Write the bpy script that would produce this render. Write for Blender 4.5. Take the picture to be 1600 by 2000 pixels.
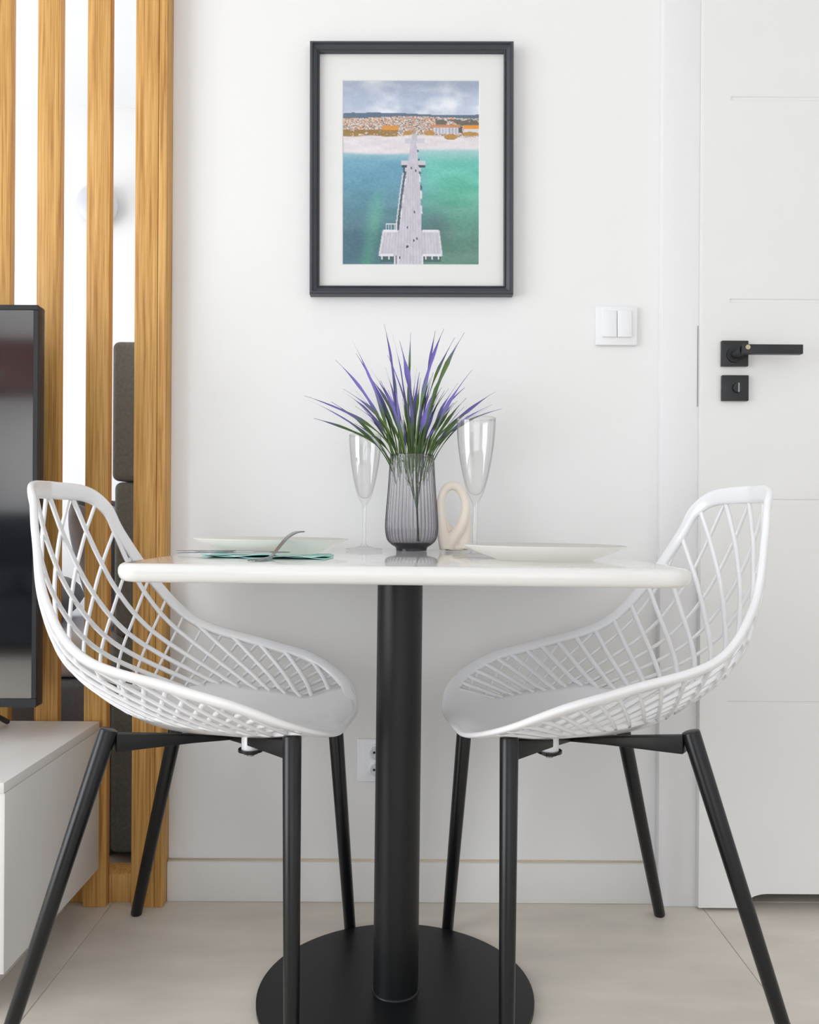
import bpy, bmesh, math, random
import numpy as np
from mathutils import Vector, Matrix

# ------------------------------------------------------------------ reset
for o in list(bpy.data.objects):
    bpy.data.objects.remove(o, do_unlink=True)
SC = bpy.context.scene
COL = SC.collection
R = math.radians
random.seed(7)

# ------------------------------------------------------------------ camera
# wall with the picture is the plane y = 0; x to the right, z up
CAM_D = 1.685
cam = bpy.data.cameras.new('camera')
cam.sensor_fit = 'HORIZONTAL'
cam.sensor_width = 36.0
cam.lens = 36.0 * 1640 / 1600
cam.shift_y = 18 / 1600
cam.clip_start = 0.02
co = bpy.data.objects.new('camera', cam)
co.location = (0, -CAM_D, 0.76)
co.rotation_euler = (R(90), R(0), 0)
co.rotation_euler.rotate_axis('Z', 0.006)
COL.objects.link(co)
SC.camera = co

# ------------------------------------------------------------------ world, daylight, exposure
w = bpy.data.worlds.new('sky')
SC.world = w
w.use_nodes = True
w.node_tree.nodes['Background'].inputs[0].default_value = (0.93, 0.96, 1.0, 1)
w.node_tree.nodes['Background'].inputs[1].default_value = 1.0

def area(name, loc, rot, sx, sy, power, color=(1, 1, 1)):
    l = bpy.data.lights.new(name, 'AREA')
    l.shape = 'RECTANGLE'
    l.size, l.size_y, l.energy, l.color = sx, sy, power, color
    o = bpy.data.objects.new(name, l)
    o.location, o.rotation_euler = loc, rot
    COL.objects.link(o)
    return o
# daylight in the window openings: living room left, living room rear, bedroom left
area('daylight_left_window', (-3.16, -2.2, 1.16), (0, R(-90), 0), 2.28, 2.6, 138, (0.92, 0.96, 1.0))
area('daylight_rear_window', (0.1, -4.26, 1.2), (R(90), 0, 0), 2.6, 2.3, 30, (0.93, 0.965, 1.0))
area('daylight_bedroom_window', (-3.16, 1.05, 1.4), (0, R(-90), 0), 1.7, 1.5, 62, (0.92, 0.96, 1.0))

SC.view_settings.view_transform = 'Standard'
SC.view_settings.look = 'None'
SC.view_settings.gamma = 1.0
SC.view_settings.use_curve_mapping = False
SC.view_settings.exposure = -0.54

# ------------------------------------------------------------------ helpers: materials
def lin(c):
    return tuple(((v / 255) / 12.92 if v / 255 <= 0.04045 else ((v / 255 + 0.055) / 1.055) ** 2.4) for v in c)

def mat(name, rgb, rough=0.5, metal=0.0, spec=0.5, coat=0.0, var=0.0, vscale=8.0, bump=0.0, bscale=60.0, stretch=(1, 1, 1)):
    """Principled material with a procedural noise for slight colour variation and relief. rgb in 0-255 sRGB."""
    m = bpy.data.materials.new(name)
    m.use_nodes = True
    nt = m.node_tree
    p = nt.nodes['Principled BSDF']
    c = lin(rgb)
    p.inputs['Base Color'].default_value = (*c, 1)
    p.inputs['Roughness'].default_value = rough
    p.inputs['Metallic'].default_value = metal
    p.inputs['Specular IOR Level'].default_value = spec
    p.inputs['Coat Weight'].default_value = coat
    p.inputs['Coat Roughness'].default_value = 0.05
    if name == 'tv_screen': p.inputs['IOR'].default_value = 2.0
    tc = nt.nodes.new('ShaderNodeTexCoord')
    mp = nt.nodes.new('ShaderNodeMapping')
    mp.inputs['Scale'].default_value = stretch
    nt.links.new(tc.outputs['Object'], mp.inputs['Vector'])
    if var:
        n = nt.nodes.new('ShaderNodeTexNoise')
        n.inputs['Scale'].default_value = vscale
        n.inputs['Detail'].default_value = 6
        nt.links.new(mp.outputs[0], n.inputs['Vector'])
        cr = nt.nodes.new('ShaderNodeValToRGB')
        cr.color_ramp.elements[0].position = 0.3
        cr.color_ramp.elements[1].position = 0.7
        cr.color_ramp.elements[0].color = (*[v * (1 - var) for v in c], 1)
        cr.color_ramp.elements[1].color = (*[min(1, v * (1 + var)) for v in c], 1)
        nt.links.new(n.outputs['Fac'], cr.inputs[0])
        nt.links.new(cr.outputs[0], p.inputs['Base Color'])
    if bump:
        n2 = nt.nodes.new('ShaderNodeTexNoise')
        n2.inputs['Scale'].default_value = bscale
        n2.inputs['Detail'].default_value = 4
        nt.links.new(mp.outputs[0], n2.inputs['Vector'])
        b = nt.nodes.new('ShaderNodeBump')
        b.inputs['Strength'].default_value = bump
        b.inputs['Distance'].default_value = 0.002
        nt.links.new(n2.outputs['Fac'], b.inputs['Height'])
        nt.links.new(b.outputs[0], p.inputs['Normal'])
    return m

def wood_mat(name, dark, mid, light):
    m = bpy.data.materials.new(name)
    m.use_nodes = True
    nt = m.node_tree
    p = nt.nodes['Principled BSDF']
    p.inputs['Roughness'].default_value = 0.5
    tc = nt.nodes.new('ShaderNodeTexCoord')
    oi = nt.nodes.new('ShaderNodeObjectInfo')
    add = nt.nodes.new('ShaderNodeVectorMath'); add.operation = 'ADD'
    mul = nt.nodes.new('ShaderNodeVectorMath'); mul.operation = 'SCALE'
    cmb = nt.nodes.new('ShaderNodeCombineXYZ')
    for i in range(3):
        nt.links.new(oi.outputs['Random'], cmb.inputs[i])
    nt.links.new(cmb.outputs[0], mul.inputs[0]); mul.inputs['Scale'].default_value = 13.0
    nt.links.new(tc.outputs['Object'], add.inputs[0]); nt.links.new(mul.outputs[0], add.inputs[1])
    mp = nt.nodes.new('ShaderNodeMapping'); mp.inputs['Scale'].default_value = (1, 1, 0.045)
    nt.links.new(add.outputs[0], mp.inputs['Vector'])
    n = nt.nodes.new('ShaderNodeTexNoise'); n.inputs['Scale'].default_value = 75; n.inputs['Detail'].default_value = 5; n.inputs['Distortion'].default_value = 0.8
    nt.links.new(mp.outputs[0], n.inputs['Vector'])
    mp2 = nt.nodes.new('ShaderNodeMapping'); mp2.inputs['Scale'].default_value = (1, 1, 0.02)
    nt.links.new(add.outputs[0], mp2.inputs['Vector'])
    n2 = nt.nodes.new('ShaderNodeTexNoise'); n2.inputs['Scale'].default_value = 300; n2.inputs['Detail'].default_value = 3
    nt.links.new(mp2.outputs[0], n2.inputs['Vector'])
    mx = nt.nodes.new('ShaderNodeMath'); mx.operation = 'MULTIPLY_ADD'
    nt.links.new(n2.outputs['Fac'], mx.inputs[0]); mx.inputs[1].default_value = 0.95
    hf = nt.nodes.new('ShaderNodeMath'); hf.operation = 'MULTIPLY'; hf.inputs[1].default_value = 0.6
    nt.links.new(n.outputs['Fac'], hf.inputs[0]); nt.links.new(hf.outputs[0], mx.inputs[2])
    cr = nt.nodes.new('ShaderNodeValToRGB')
    e = cr.color_ramp.elements
    e[0].position, e[0].color = 0.55, (*lin(dark), 1)
    e[1].position, e[1].color = 1.05, (*lin(light), 1)
    k = e.new(0.76); k.color = (*lin(mid), 1)
    nt.links.new(mx.outputs[0], cr.inputs[0]); nt.links.new(cr.outputs[0], p.inputs['Base Color'])
    b = nt.nodes.new('ShaderNodeBump'); b.inputs['Strength'].default_value = 0.25; b.inputs['Distance'].default_value = 0.001
    nt.links.new(n2.outputs['Fac'], b.inputs['Height']); nt.links.new(b.outputs[0], p.inputs['Normal'])
    return m

def thin_glass(name, clear, edge, ior=1.45, rough=0.0):
    """thin-walled glass: transparent (tinted, denser at grazing angles) + Fresnel reflection"""
    m = bpy.data.materials.new(name)
    m.use_nodes = True
    nt = m.node_tree
    nt.nodes.remove(nt.nodes['Principled BSDF'])
    out = nt.nodes['Material Output']
    lw = nt.nodes.new('ShaderNodeLayerWeight'); lw.inputs['Blend'].default_value = 0.5
    pw = nt.nodes.new('ShaderNodeMath'); pw.operation = 'POWER'; pw.inputs[1].default_value = 3.0
    nt.links.new(lw.outputs['Facing'], pw.inputs[0])
    mixc = nt.nodes.new('ShaderNodeMixRGB')
    mixc.inputs[1].default_value = (*clear, 1); mixc.inputs[2].default_value = (*edge, 1)
    nt.links.new(pw.outputs[0], mixc.inputs[0])
    tr = nt.nodes.new('ShaderNodeBsdfTransparent'); nt.links.new(mixc.outputs[0], tr.inputs[0])
    gl = nt.nodes.new('ShaderNodeBsdfGlossy'); gl.inputs['Roughness'].default_value = rough
    f0 = ((ior - 1) / (ior + 1)) ** 2                 # Schlick, the same from both sides of the thin wall
    p5 = nt.nodes.new('ShaderNodeMath'); p5.operation = 'POWER'; p5.inputs[1].default_value = 5.0
    nt.links.new(lw.outputs['Facing'], p5.inputs[0])
    fr = nt.nodes.new('ShaderNodeMath'); fr.operation = 'MULTIPLY_ADD'; fr.inputs[1].default_value = 1 - f0; fr.inputs[2].default_value = f0
    nt.links.new(p5.outputs[0], fr.inputs[0])
    mx = nt.nodes.new('ShaderNodeMixShader')
    nt.links.new(fr.outputs[0], mx.inputs[0]); nt.links.new(tr.outputs[0], mx.inputs[1]); nt.links.new(gl.outputs[0], mx.inputs[2])
    nt.links.new(mx.outputs[0], out.inputs['Surface'])
    return m

def graded_glass(name, low, high, edge, z0, z1, ior=1.5):
    """thin smoky glass whose dye thins out towards the rim"""
    m = thin_glass(name, low, edge, ior, 0.02)
    nt = m.node_tree
    tc = nt.nodes.new('ShaderNodeTexCoord'); sp = nt.nodes.new('ShaderNodeSeparateXYZ')
    nt.links.new(tc.outputs['Object'], sp.inputs[0])
    mr = nt.nodes.new('ShaderNodeMapRange'); mr.inputs[1].default_value = z0; mr.inputs[2].default_value = z1
    nt.links.new(sp.outputs['Z'], mr.inputs[0])
    mc = nt.nodes.new('ShaderNodeMixRGB'); mc.inputs[1].default_value = (*low, 1); mc.inputs[2].default_value = (*high, 1)
    nt.links.new(mr.outputs[0], mc.inputs[0])
    tgt = [n for n in nt.nodes if n.type == 'MIX_RGB' and n != mc][0]
    nt.links.new(mc.outputs[0], tgt.inputs[1])
    for n in nt.nodes:
        if n.type == 'MATH' and n.operation == 'POWER' and n.inputs[1].default_value == 3.0: n.inputs[1].default_value = 1.3
    return m

def attr_mat(name, rough=0.5, spec=0.5):
    m = bpy.data.materials.new(name)
    m.use_nodes = True
    nt = m.node_tree
    a = nt.nodes.new('ShaderNodeAttribute'); a.attribute_name = 'Col'
    p = nt.nodes['Principled BSDF']
    p.inputs['Roughness'].default_value = rough
    p.inputs['Specular IOR Level'].default_value = spec
    nt.links.new(a.outputs['Color'], p.inputs['Base Color'])
    return m

M = {
    'wall': mat('painted_wall', (240, 239, 238), 0.75, spec=0.25, var=0.006, vscale=3, bump=0.05, bscale=180),
    'ceiling': mat('ceiling_paint', (243, 243, 243), 0.8, spec=0.2, var=0.005),
    'skirt': mat('skirting_paint', (236, 234, 231), 0.45, var=0.01),
    'caulk': mat('aged_caulk', (222, 203, 176), 0.7, var=0.08, vscale=12),
    'door': mat('door_laminate', (236, 235, 233), 0.5, var=0.006),
    'doorframe': mat('door_frame_laminate', (235, 234, 235), 0.45, var=0.006),
    'tile': mat('beige_stoneware', (222, 214, 203), 0.45, var=0.10, vscale=7, bump=0.04, bscale=40, stretch=(0.6, 1.8, 1)),
    'grout': mat('grout', (204, 193, 178), 0.85, var=0.06, vscale=30),
    'oak': wood_mat('oak_veneer', (172, 118, 54), (208, 156, 84), (226, 179, 108)),
    'black': mat('black_powder_coat', (19, 20, 22), 0.4, spec=0.4, var=0.08, vscale=40, bump=0.06, bscale=500),
    'blackleg': mat('black_lacquered_steel', (15, 16, 19), 0.3, spec=0.45, var=0.06, vscale=40),
    'plastic': mat('white_plastic', (247, 247, 249), 0.28, coat=0.5, var=0.004),
    'tabletop': mat('glossy_white_laminate', (235, 234, 231), 0.12, spec=0.6, coat=0.5, var=0.004),
    'porcelain': mat('white_porcelain', (253, 252, 248), 0.12, spec=0.5, var=0.003),
    'napkin': mat('mint_cloth', (186, 231, 225), 0.85, var=0.08, vscale=60, bump=0.3, bscale=700),
    'steel': mat('brushed_steel', (150, 152, 155), 0.25, metal=1.0, var=0.03, vscale=50),
    'cream': mat('cream_ceramic', (242, 231, 217), 0.6, var=0.03, vscale=30, bump=0.08, bscale=120),
    'switch': mat('white_switch_plastic', (241, 241, 242), 0.3, var=0.003),
    'socket': mat('socket_plastic', (250, 251, 255), 0.35, var=0.003),
    'hole': mat('dark_hole', (35, 34, 34), 0.7, var=0.05),
    'frame': mat('charcoal_frame', (60, 63, 69), 0.42, var=0.05, vscale=25),
    'matboard': mat('white_mat_board', (243, 242, 240), 0.8, var=0.004),
    'handle': mat('matt_black_handle', (34, 35, 37), 0.4, var=0.05, vscale=60),
    'tvbezel': mat('tv_bezel', (28, 30, 34), 0.35, var=0.04, vscale=30),
    'tvscreen': mat('tv_screen', (10, 12, 17), 0.07, spec=1.0, var=0.05, vscale=5),
    'cabinet': mat('white_cabinet_melamine', (232, 230, 227), 0.38, var=0.01, vscale=6, stretch=(8, 1, 1)),
    'headboard': mat('grey_green_upholstery', (126, 130, 128), 0.9, spec=0.2, var=0.12, vscale=160, bump=0.25, bscale=500),
    'bedbase': mat('slate_upholstery', (122, 128, 138), 0.9, spec=0.2, var=0.1, vscale=160, bump=0.25, bscale=500),
    'sheet': mat('pale_bed_linen', (226, 226, 234), 0.9, spec=0.2, var=0.02, vscale=20),
    'pillowgrey': mat('grey_pillowcase', (160, 160, 168), 0.9, spec=0.2, var=0.04, vscale=40),
    'pillowtaupe': mat('taupe_pillowcase', (150, 147, 145), 0.9, spec=0.2, var=0.04, vscale=40),
    'pillowdark': mat('charcoal_pillowcase', (80, 80, 86), 0.9, spec=0.2, var=0.04, vscale=40),
    'lampglobe': mat('opal_lamp', (206, 207, 211), 0.3, var=0.004),
    'glass': thin_glass('clear_glass', (0.995, 0.995, 0.995), (0.74, 0.75, 0.76), 1.75),
    'pane': thin_glass('picture_pane', (0.99, 0.99, 0.99), (0.9, 0.9, 0.9), 1.35),
    'smoke': graded_glass('smoky_glass', (0.66, 0.645, 0.68), (0.94, 0.935, 0.95), (0.05, 0.045, 0.065), .01, .16, 1.75),
    'smokebase': thin_glass('smoky_glass_thick', (0.30, 0.29, 0.32), (0.06, 0.06, 0.07), 1.5, 0.02),
    'blade': attr_mat('plant_blade', 0.5, 0.35),
    'cabinetwood': mat('dark_red_wood', (92, 44, 34), 0.5, var=0.2, vscale=8, stretch=(1, 1, 6)),
    'print': attr_mat('photo_print', 0.6, 0.2),
    'stem': mat('plant_stem', (58, 82, 50), 0.6, var=0.15, vscale=80),
    'sofa': mat('dark_sofa_fabric', (48, 50, 58), 0.9, spec=0.2, var=0.1, vscale=100),
    'brass': mat('brass_screw', (190, 180, 150), 0.3, metal=1.0, var=0.05),
}

def make_opal(m, fac):
    nt = m.node_tree; p = nt.nodes['Principled BSDF']; out = nt.nodes['Material Output']
    tl = nt.nodes.new('ShaderNodeBsdfTranslucent'); tl.inputs[0].default_value = (.98, .975, .95, 1)
    mx = nt.nodes.new('ShaderNodeMixShader'); mx.inputs[0].default_value = fac
    nt.links.new(p.outputs[0], mx.inputs[1]); nt.links.new(tl.outputs[0], mx.inputs[2]); nt.links.new(mx.outputs[0], out.inputs['Surface'])
make_opal(M['porcelain'], .65)

# ------------------------------------------------------------------ helpers: meshes and objects
def link(name, me, m=None, parent=None, smooth=False):
    if m and not me.materials:
        me.materials.append(m)
    if smooth:
        me.polygons.foreach_set('use_smooth', [True] * len(me.polygons))
    o = bpy.data.objects.new(name, me)
    COL.objects.link(o)
    if parent:
        o.parent = parent
    return o

def obj(name, bm, m, parent=None, smooth=False, bevel=0.0, seg=2, auto=False):
    if bevel:
        bm.normal_update()
        es = [e for e in bm.edges if len(e.link_faces) == 2 and e.calc_face_angle(0) > 0.5]
        bmesh.ops.bevel(bm, geom=es, offset=bevel, segments=seg, profile=0.5, affect='EDGES')
    bmesh.ops.recalc_face_normals(bm, faces=bm.faces[:])
    me = bpy.data.meshes.new(name)
    bm.to_mesh(me); bm.free()
    o = link(name, me, M[m] if isinstance(m, str) else m, parent, smooth)
    if auto:
        me.set_sharp_from_angle(angle=R(38))
    return o

def box(bm, x0, x1, y0, y1, z0, z1, mx=None):
    vs = [bm.verts.new(v) for v in ((x0, y0, z0), (x1, y0, z0), (x1, y1, z0), (x0, y1, z0), (x0, y0, z1), (x1, y0, z1), (x1, y1, z1), (x0, y1, z1))]
    if mx is not None:
        for v in vs: v.co = mx @ v.co
    for f in ((0, 3, 2, 1), (4, 5, 6, 7), (0, 1, 5, 4), (1, 2, 6, 5), (2, 3, 7, 6), (3, 0, 4, 7)):
        bm.faces.new([vs[i] for i in f])
    return vs

def boxo(name, x0, x1, y0, y1, z0, z1, m, parent=None, bevel=0.0, seg=2):
    bm = bmesh.new(); box(bm, x0, x1, y0, y1, z0, z1)
    return obj(name, bm, m, parent, smooth=bevel > 0, bevel=bevel, seg=seg, auto=bevel > 0)

def lathe(bm, prof, n=48, cx=0, cy=0, rfun=None):
    """prof: list of (r, z); r == 0 gives a pole."""
    rings = []
    for r, z in prof:
        if r < 1e-6:
            rings.append([bm.verts.new((cx, cy, z))])
        else:
            rings.append([bm.verts.new((cx + (r * (rfun(k / n, z) if rfun else 1)) * math.cos(2 * math.pi * k / n),
                                        cy + (r * (rfun(k / n, z) if rfun else 1)) * math.sin(2 * math.pi * k / n), z)) for k in range(n)])
    for a, b in zip(rings, rings[1:]):
        for k in range(n):
            k2 = (k + 1) % n
            if len(a) == 1 and len(b) == 1: continue
            if len(a) == 1: bm.faces.new((a[0], b[k], b[k2]))
            elif len(b) == 1: bm.faces.new((a[k], a[k2], b[0]))
            else: bm.faces.new((a[k], a[k2], b[k2], b[k]))
    return rings

def tube(bm, pts, rads, n=12, cap=True):
    pts = [Vector(p) for p in pts]
    rings = []
    up = None
    for i, p in enumerate(pts):
        t = (pts[min(i + 1, len(pts) - 1)] - pts[max(i - 1, 0)]).normalized()
        if up is None:
            up = t.orthogonal().normalized()
        up = (up - t * up.dot(t)).normalized()
        s = t.cross(up)
        r = rads[i] if hasattr(rads, '__len__') else rads
        rings.append([bm.verts.new(p + (up * math.cos(2 * math.pi * k / n) + s * math.sin(2 * math.pi * k / n)) * r) for k in range(n)])
    for a, b in zip(rings, rings[1:]):
        for k in range(n):
            bm.faces.new((a[k], a[(k + 1) % n], b[(k + 1) % n], b[k]))
    if cap:
        bm.faces.new(rings[0][::-1]); bm.faces.new(rings[-1])
    return rings

def cyl_between(bm, a, b, ra, rb, n=20, rnd=0.0):
    a, b = Vector(a), Vector(b)
    d = (b - a).normalized()
    if rnd:
        tube(bm, [a, a + d * rnd * 0.3, a + d * rnd, b - d * rnd, b - d * rnd * 0.3, b], [ra - rnd, ra - rnd * 0.3, ra, rb, rb - rnd * 0.3, rb - rnd], n)
    else:
        tube(bm, [a, b], [ra, rb], n)

def sweep(bm, frames, hw, ht, closed=False, rnd=True):
    """frames: list of (pos, side, normal); section = rounded rectangle half width hw(i), half thickness ht(i)."""
    rings = []
    sec = [(1, .45), (.8, 1), (-.8, 1), (-1, .45), (-1, -.45), (-.8, -1), (.8, -1), (1, -.45)] if rnd else [(1, 1), (-1, 1), (-1, -1), (1, -1)]
    for i, (p, s, nn) in enumerate(frames):
        a = hw[i] if hasattr(hw, '__len__') else hw
        b = ht[i] if hasattr(ht, '__len__') else ht
        rings.append([bm.verts.new(p + s * (a * x) + nn * (b * y)) for x, y in sec])
    m = len(sec)
    pairs = list(zip(rings, rings[1:])) + ([(rings[-1], rings[0])] if closed else [])
    for a, b in pairs:
        for k in range(m):
            bm.faces.new((a[k], a[(k + 1) % m], b[(k + 1) % m], b[k]))
    if not closed:
        bm.faces.new(rings[0][::-1]); bm.faces.new(rings[-1])

def empty(name, loc=(0, 0, 0), rz=0.0):
    o = bpy.data.objects.new(name, None)
    o.empty_display_size = 0.05
    o.location = loc
    o.rotation_euler = (0, 0, rz)
    COL.objects.link(o)
    return o

def tag(o, label=None, cat=None, group=None, kind=None):
    if label: o['label'] = label
    if cat: o['category'] = cat
    if group: o['group'] = group
    if kind: o['kind'] = kind
    return o

def struct(o, label=None, cat=None):
    return tag(o, label, cat, kind='structure')

def catmull(C, n):
    C = np.array(C, float)
    C = np.vstack([2 * C[0] - C[1], C, 2 * C[-1] - C[-2]])
    def ev(x):
        i = min(int(x), len(C) - 4); t = x - i
        a, b, c, d = C[i], C[i + 1], C[i + 2], C[i + 3]
        return .5 * ((2 * b) + (-a + c) * t + (2 * a - 5 * b + 4 * c - d) * t * t + (-a + 3 * b - 3 * c + d) * t ** 3)
    return ev if n is None else [ev(x) for x in np.linspace(0, len(C) - 3, n)]

# ================================================================== THE ROOM
XL, XR, YR, YB, ZC = -3.1, 1.9, -4.2, 2.07, 2.6
fl = struct(boxo('floor', XL - .1, XR + .1, YR - .1, YB + .1, -.1, -.0015, 'grout'), 'beige stoneware tiled floor with thin grout lines', 'floor')
TS = 0.584
bm = bmesh.new(); box(bm, 0.0007, TS - 0.0007, 0.0007, TS - 0.0007, -.008, 0)
tile0 = None
for i in range(-6, 4):
    for j in range(-8, 4):
        x, y = i * TS, j * TS
        if x > XR or x + TS < XL or y > YB or y + TS < YR: continue
        if tile0 is None:
            t = tile0 = obj('tile', bm, 'tile', fl, bevel=0.0008, seg=1)
        else:
            t = link('tile', tile0.data, None, fl)
        t.location = (x, y, 0)
struct(boxo('ceiling', XL - .1, XR + .1, YR - .1, YB + .1, ZC, ZC + .1, 'ceiling'), 'plain white ceiling above both rooms', 'ceiling')

# wall with the picture (door opening cut out), and the walls around
bm = bmesh.new()
box(bm, -.4795, .585, 0, .1, 0, ZC)
box(bm, .585, 1.40, 0, .1, 2.04, ZC)
box(bm, 1.40, XR, 0, .1, 0, ZC)
struct(obj('wall_back', bm, 'wall'), 'white painted wall behind the dining table', 'wall')
struct(boxo('wall_bedroom_right', -.57, -.45, .1, YB, 0, ZC, 'wall'), 'white bedroom wall behind the padded headboard', 'wall')
struct(boxo('wall_bedroom_back', XL, -.45, YB, YB + .1, 0, ZC, 'wall'), 'white far wall seen between the oak slats', 'wall')
struct(boxo('wall_hall', -.45, XR, 1.0, 1.1, 0, ZC, 'wall'), 'wall of the dark room behind the door', 'wall')
struct(boxo('wall_right', XR, XR + .1, YR, 1.1, 0, ZC, 'wall'), 'white wall right of the door', 'wall')
# left wall with two window openings, rear wall with one
def wall_with_hole(name, axis, pos, a0, a1, holes, label):
    bm = bmesh.new()
    cur = a0
    def seg(p0, p1, z0, z1):
        if axis == 'x': box(bm, pos[0], pos[1], p0, p1, z0, z1)
        else: box(bm, p0, p1, pos[0], pos[1], z0, z1)
    for h0, h1, z0, z1 in holes:
        seg(cur, h0, 0, ZC); seg(h0, h1, 0, z0); seg(h0, h1, z1, ZC); cur = h1
    seg(cur, a1, 0, ZC)
    return struct(obj(name, bm, 'wall'), label, 'wall')
wall_with_hole('wall_left', 'x', (XL - .1, XL), YR, YB, [(-3.5, -.9, .02, 2.3), (.3, 1.8, .5, 2.25)], 'white left wall with two windows')
wall_with_hole('wall_rear', 'y', (YR - .1, YR), XL, XR, [(-1.2, 1.4, .05, 2.35)], 'white rear wall with one window')
def window(name, axis, p, a0, a1, z0, z1, nm, label):
    r = struct(empty(name, (p, (a0 + a1) / 2, z0) if axis == 'x' else ((a0 + a1) / 2, p, z0)), label, 'window')
    L = a1 - a0
    bars = [(-L / 2, L / 2, 0, .06), (-L / 2, L / 2, z1 - z0 - .06, z1 - z0)] + [(-L / 2 + (L - .06) * k / nm, -L / 2 + (L - .06) * k / nm + .06, .06, z1 - z0 - .06) for k in range(nm + 1)]
    for b0, b1, c0, c1 in bars:
        if axis == 'x': boxo('window_bar', -.03, .03, b0, b1, c0, c1, 'doorframe', r)
        else: boxo('window_bar', b0, b1, -.03, .03, c0, c1, 'doorframe', r)
window('window_1', 'x', XL - .04, -3.5, -.9, .02, 2.3, 2, 'large white framed window in the living room left wall')
window('window_2', 'x', XL - .04, .3, 1.8, .5, 2.25, 2, 'white framed bedroom window')
window('window_3', 'y', YR - .04, -1.2, 1.4, .05, 2.35, 2, 'white framed window in the rear wall')

# skirting board with aged caulk on top
sk = struct(boxo('baseboard_back', -.4795, .497, -.013, 0, 0, .079, 'skirt', bevel=.002), 'low white skirting board under the picture wall', 'skirting')
bm = bmesh.new(); tube(bm, [(-.4795, -.002, .0795), (0, -.0015, .0797), (.497, -.002, .0795)], .0024, 8)
obj('caulk_bead', bm, 'caulk', sk, smooth=True)['label'] = 'yellowed beige caulk line'

# ------------------------------------------------------------------ door with frame
trim = struct(empty('trim_1', (.497, 0, 0)), 'white door frame architrave beside the light switch', 'door frame')
boxo('architrave_jamb', 0, .093, -.023, .004, 0, 2.04, 'doorframe', trim, bevel=.0015)
boxo('architrave_head', 0, .98, -.023, .004, 2.0405, 2.13, 'doorframe', trim, bevel=.0015)
boxo('architrave_jamb', .888, .98, -.023, .004, 0, 2.04, 'doorframe', trim, bevel=.0015)
bm = bmesh.new(); box(bm, .0708, .0722, -.0238, -.022, .99, 1.150)
obj('strike_plate', bm, 'steel', trim)['label'] = 'thin metal strike plate strip'

DX0, DX1, DY0, DY1 = .571, 1.413, -.040, -.0235
door = struct(empty('door_1', (0, 0, 0)), 'white panelled door with black lever handle', 'door')
# stile left of the grooves with the undercut, then the grooved field
bm = bmesh.new()
gx = .625
def prof_extrude(bm, prof, y0, y1):
    f = [bm.verts.new((x, y0, z)) for x, z in prof]; b = [bm.verts.new((x, y1, z)) for x, z in prof]
    n = len(prof)
    bm.faces.new(f); bm.faces.new(b[::-1])
    for k in range(n): bm.faces.new((f[k], b[k], b[(k + 1) % n], f[(k + 1) % n]))
zb, cut = .006, .034
low = [(gx, zb), (.660, zb)] + [(.660 + .046 * (1 - math.cos(a)), zb + (cut - zb) * math.sin(a)) for a in np.linspace(.2, math.pi / 2, 8)] + \
      [(1.30 - .046 * (1 - math.cos(a)), zb + (cut - zb) * math.sin(a)) for a in np.linspace(math.pi / 2, .2, 8)] + [(1.30, zb), (1.361, zb)]
prof_extrude(bm, low + [(1.361, .25), (gx, .25)], DY0, DY1)
st = obj('door_rail', bm, 'door', door)
boxo('door_stile', DX0, gx, DY0, DY1, zb, 2.03, 'door', door)
boxo('door_stile', 1.361, DX1, DY0, DY1, zb, 2.03, 'door', door)
zs = [.25, .408, .804, 1.196, 1.5925, 2.03]
for a, b in zip(zs, zs[1:]):
    bm = bmesh.new()
    g = .0022
    a2 = a + (g if a > .3 else 0); b2 = b - (g if b < 2 else 0)
    prof = [(DY0, a2 + (.0016 if a > .3 else 0)), (DY0, b2 - (.002 if b < 2 else 0)), (DY0 + .002, b2), (DY0 + .002, b + (0 if b < 2 else 0)), (DY1, b), (DY1, a), (DY0 + .002, a), (DY0 + .002, a2)]
    l = [bm.verts.new((gx, y, z)) for y, z in prof]; r = [bm.verts.new((1.361, y, z)) for y, z in prof]
    n = len(prof)
    bm.faces.new(l); bm.faces.new(r[::-1])
    for k in range(n): bm.faces.new((l[k], r[k], r[(k + 1) % n], l[(k + 1) % n]))
    obj('door_panel', bm, 'door', door)
# core of the leaf behind the panels
boxo('door_core', .592, 1.394, DY1, .02, cut + .001, 2.03, 'door', door)
# lever handle
hx, hz = .633, 1.091
h = boxo('rosette', hx - .026, hx + .026, DY0 - .009, DY0, hz - .025, hz + .025, 'handle', door, bevel=.0015)
h['label'] = 'square black handle rosette'
bm = bmesh.new()
cyl_between(bm, (hx - .002, DY0 - .008, hz - .003), (hx - .002, DY0 - .014, hz - .003), .0155, .0155, 24)
cyl_between(bm, (hx - .002, DY0 - .014, hz - .003), (hx + .004, DY0 - .040, hz), .0085, .0095, 16)
obj('handle_neck', bm, 'handle', h, smooth=True, auto=True)
bm = bmesh.new(); box(bm, hx - .002, .7455, DY0 - .052, DY0 - .038, hz - .009, hz + .009)
lev = obj('lever', bm, 'handle', h, smooth=True, bevel=.0012, auto=True)
lev['label'] = 'flat black lever'
bm = bmesh.new(); cyl_between(bm, (hx + .007, DY0 - .0515, hz + .003), (hx + .007, DY0 - .0535, hz + .003), .0052, .0046, 20)
obj('screw', bm, 'brass', h, smooth=True, auto=True)['label'] = 'small pale metal screw'
h2z = 1.0236
h2 = boxo('privacy_rosette', hx - .025, hx + .027, DY0 - .009, DY0, h2z - .025, h2z + .025, 'handle', door, bevel=.0015)
bm = bmesh.new(); cyl_between(bm, (hx + .004, DY0 - .008, h2z), (hx + .004, DY0 - .015, h2z), .0105, .0095, 24)
kn = obj('turn_knob', bm, 'handle', h2, smooth=True, auto=True)
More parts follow.
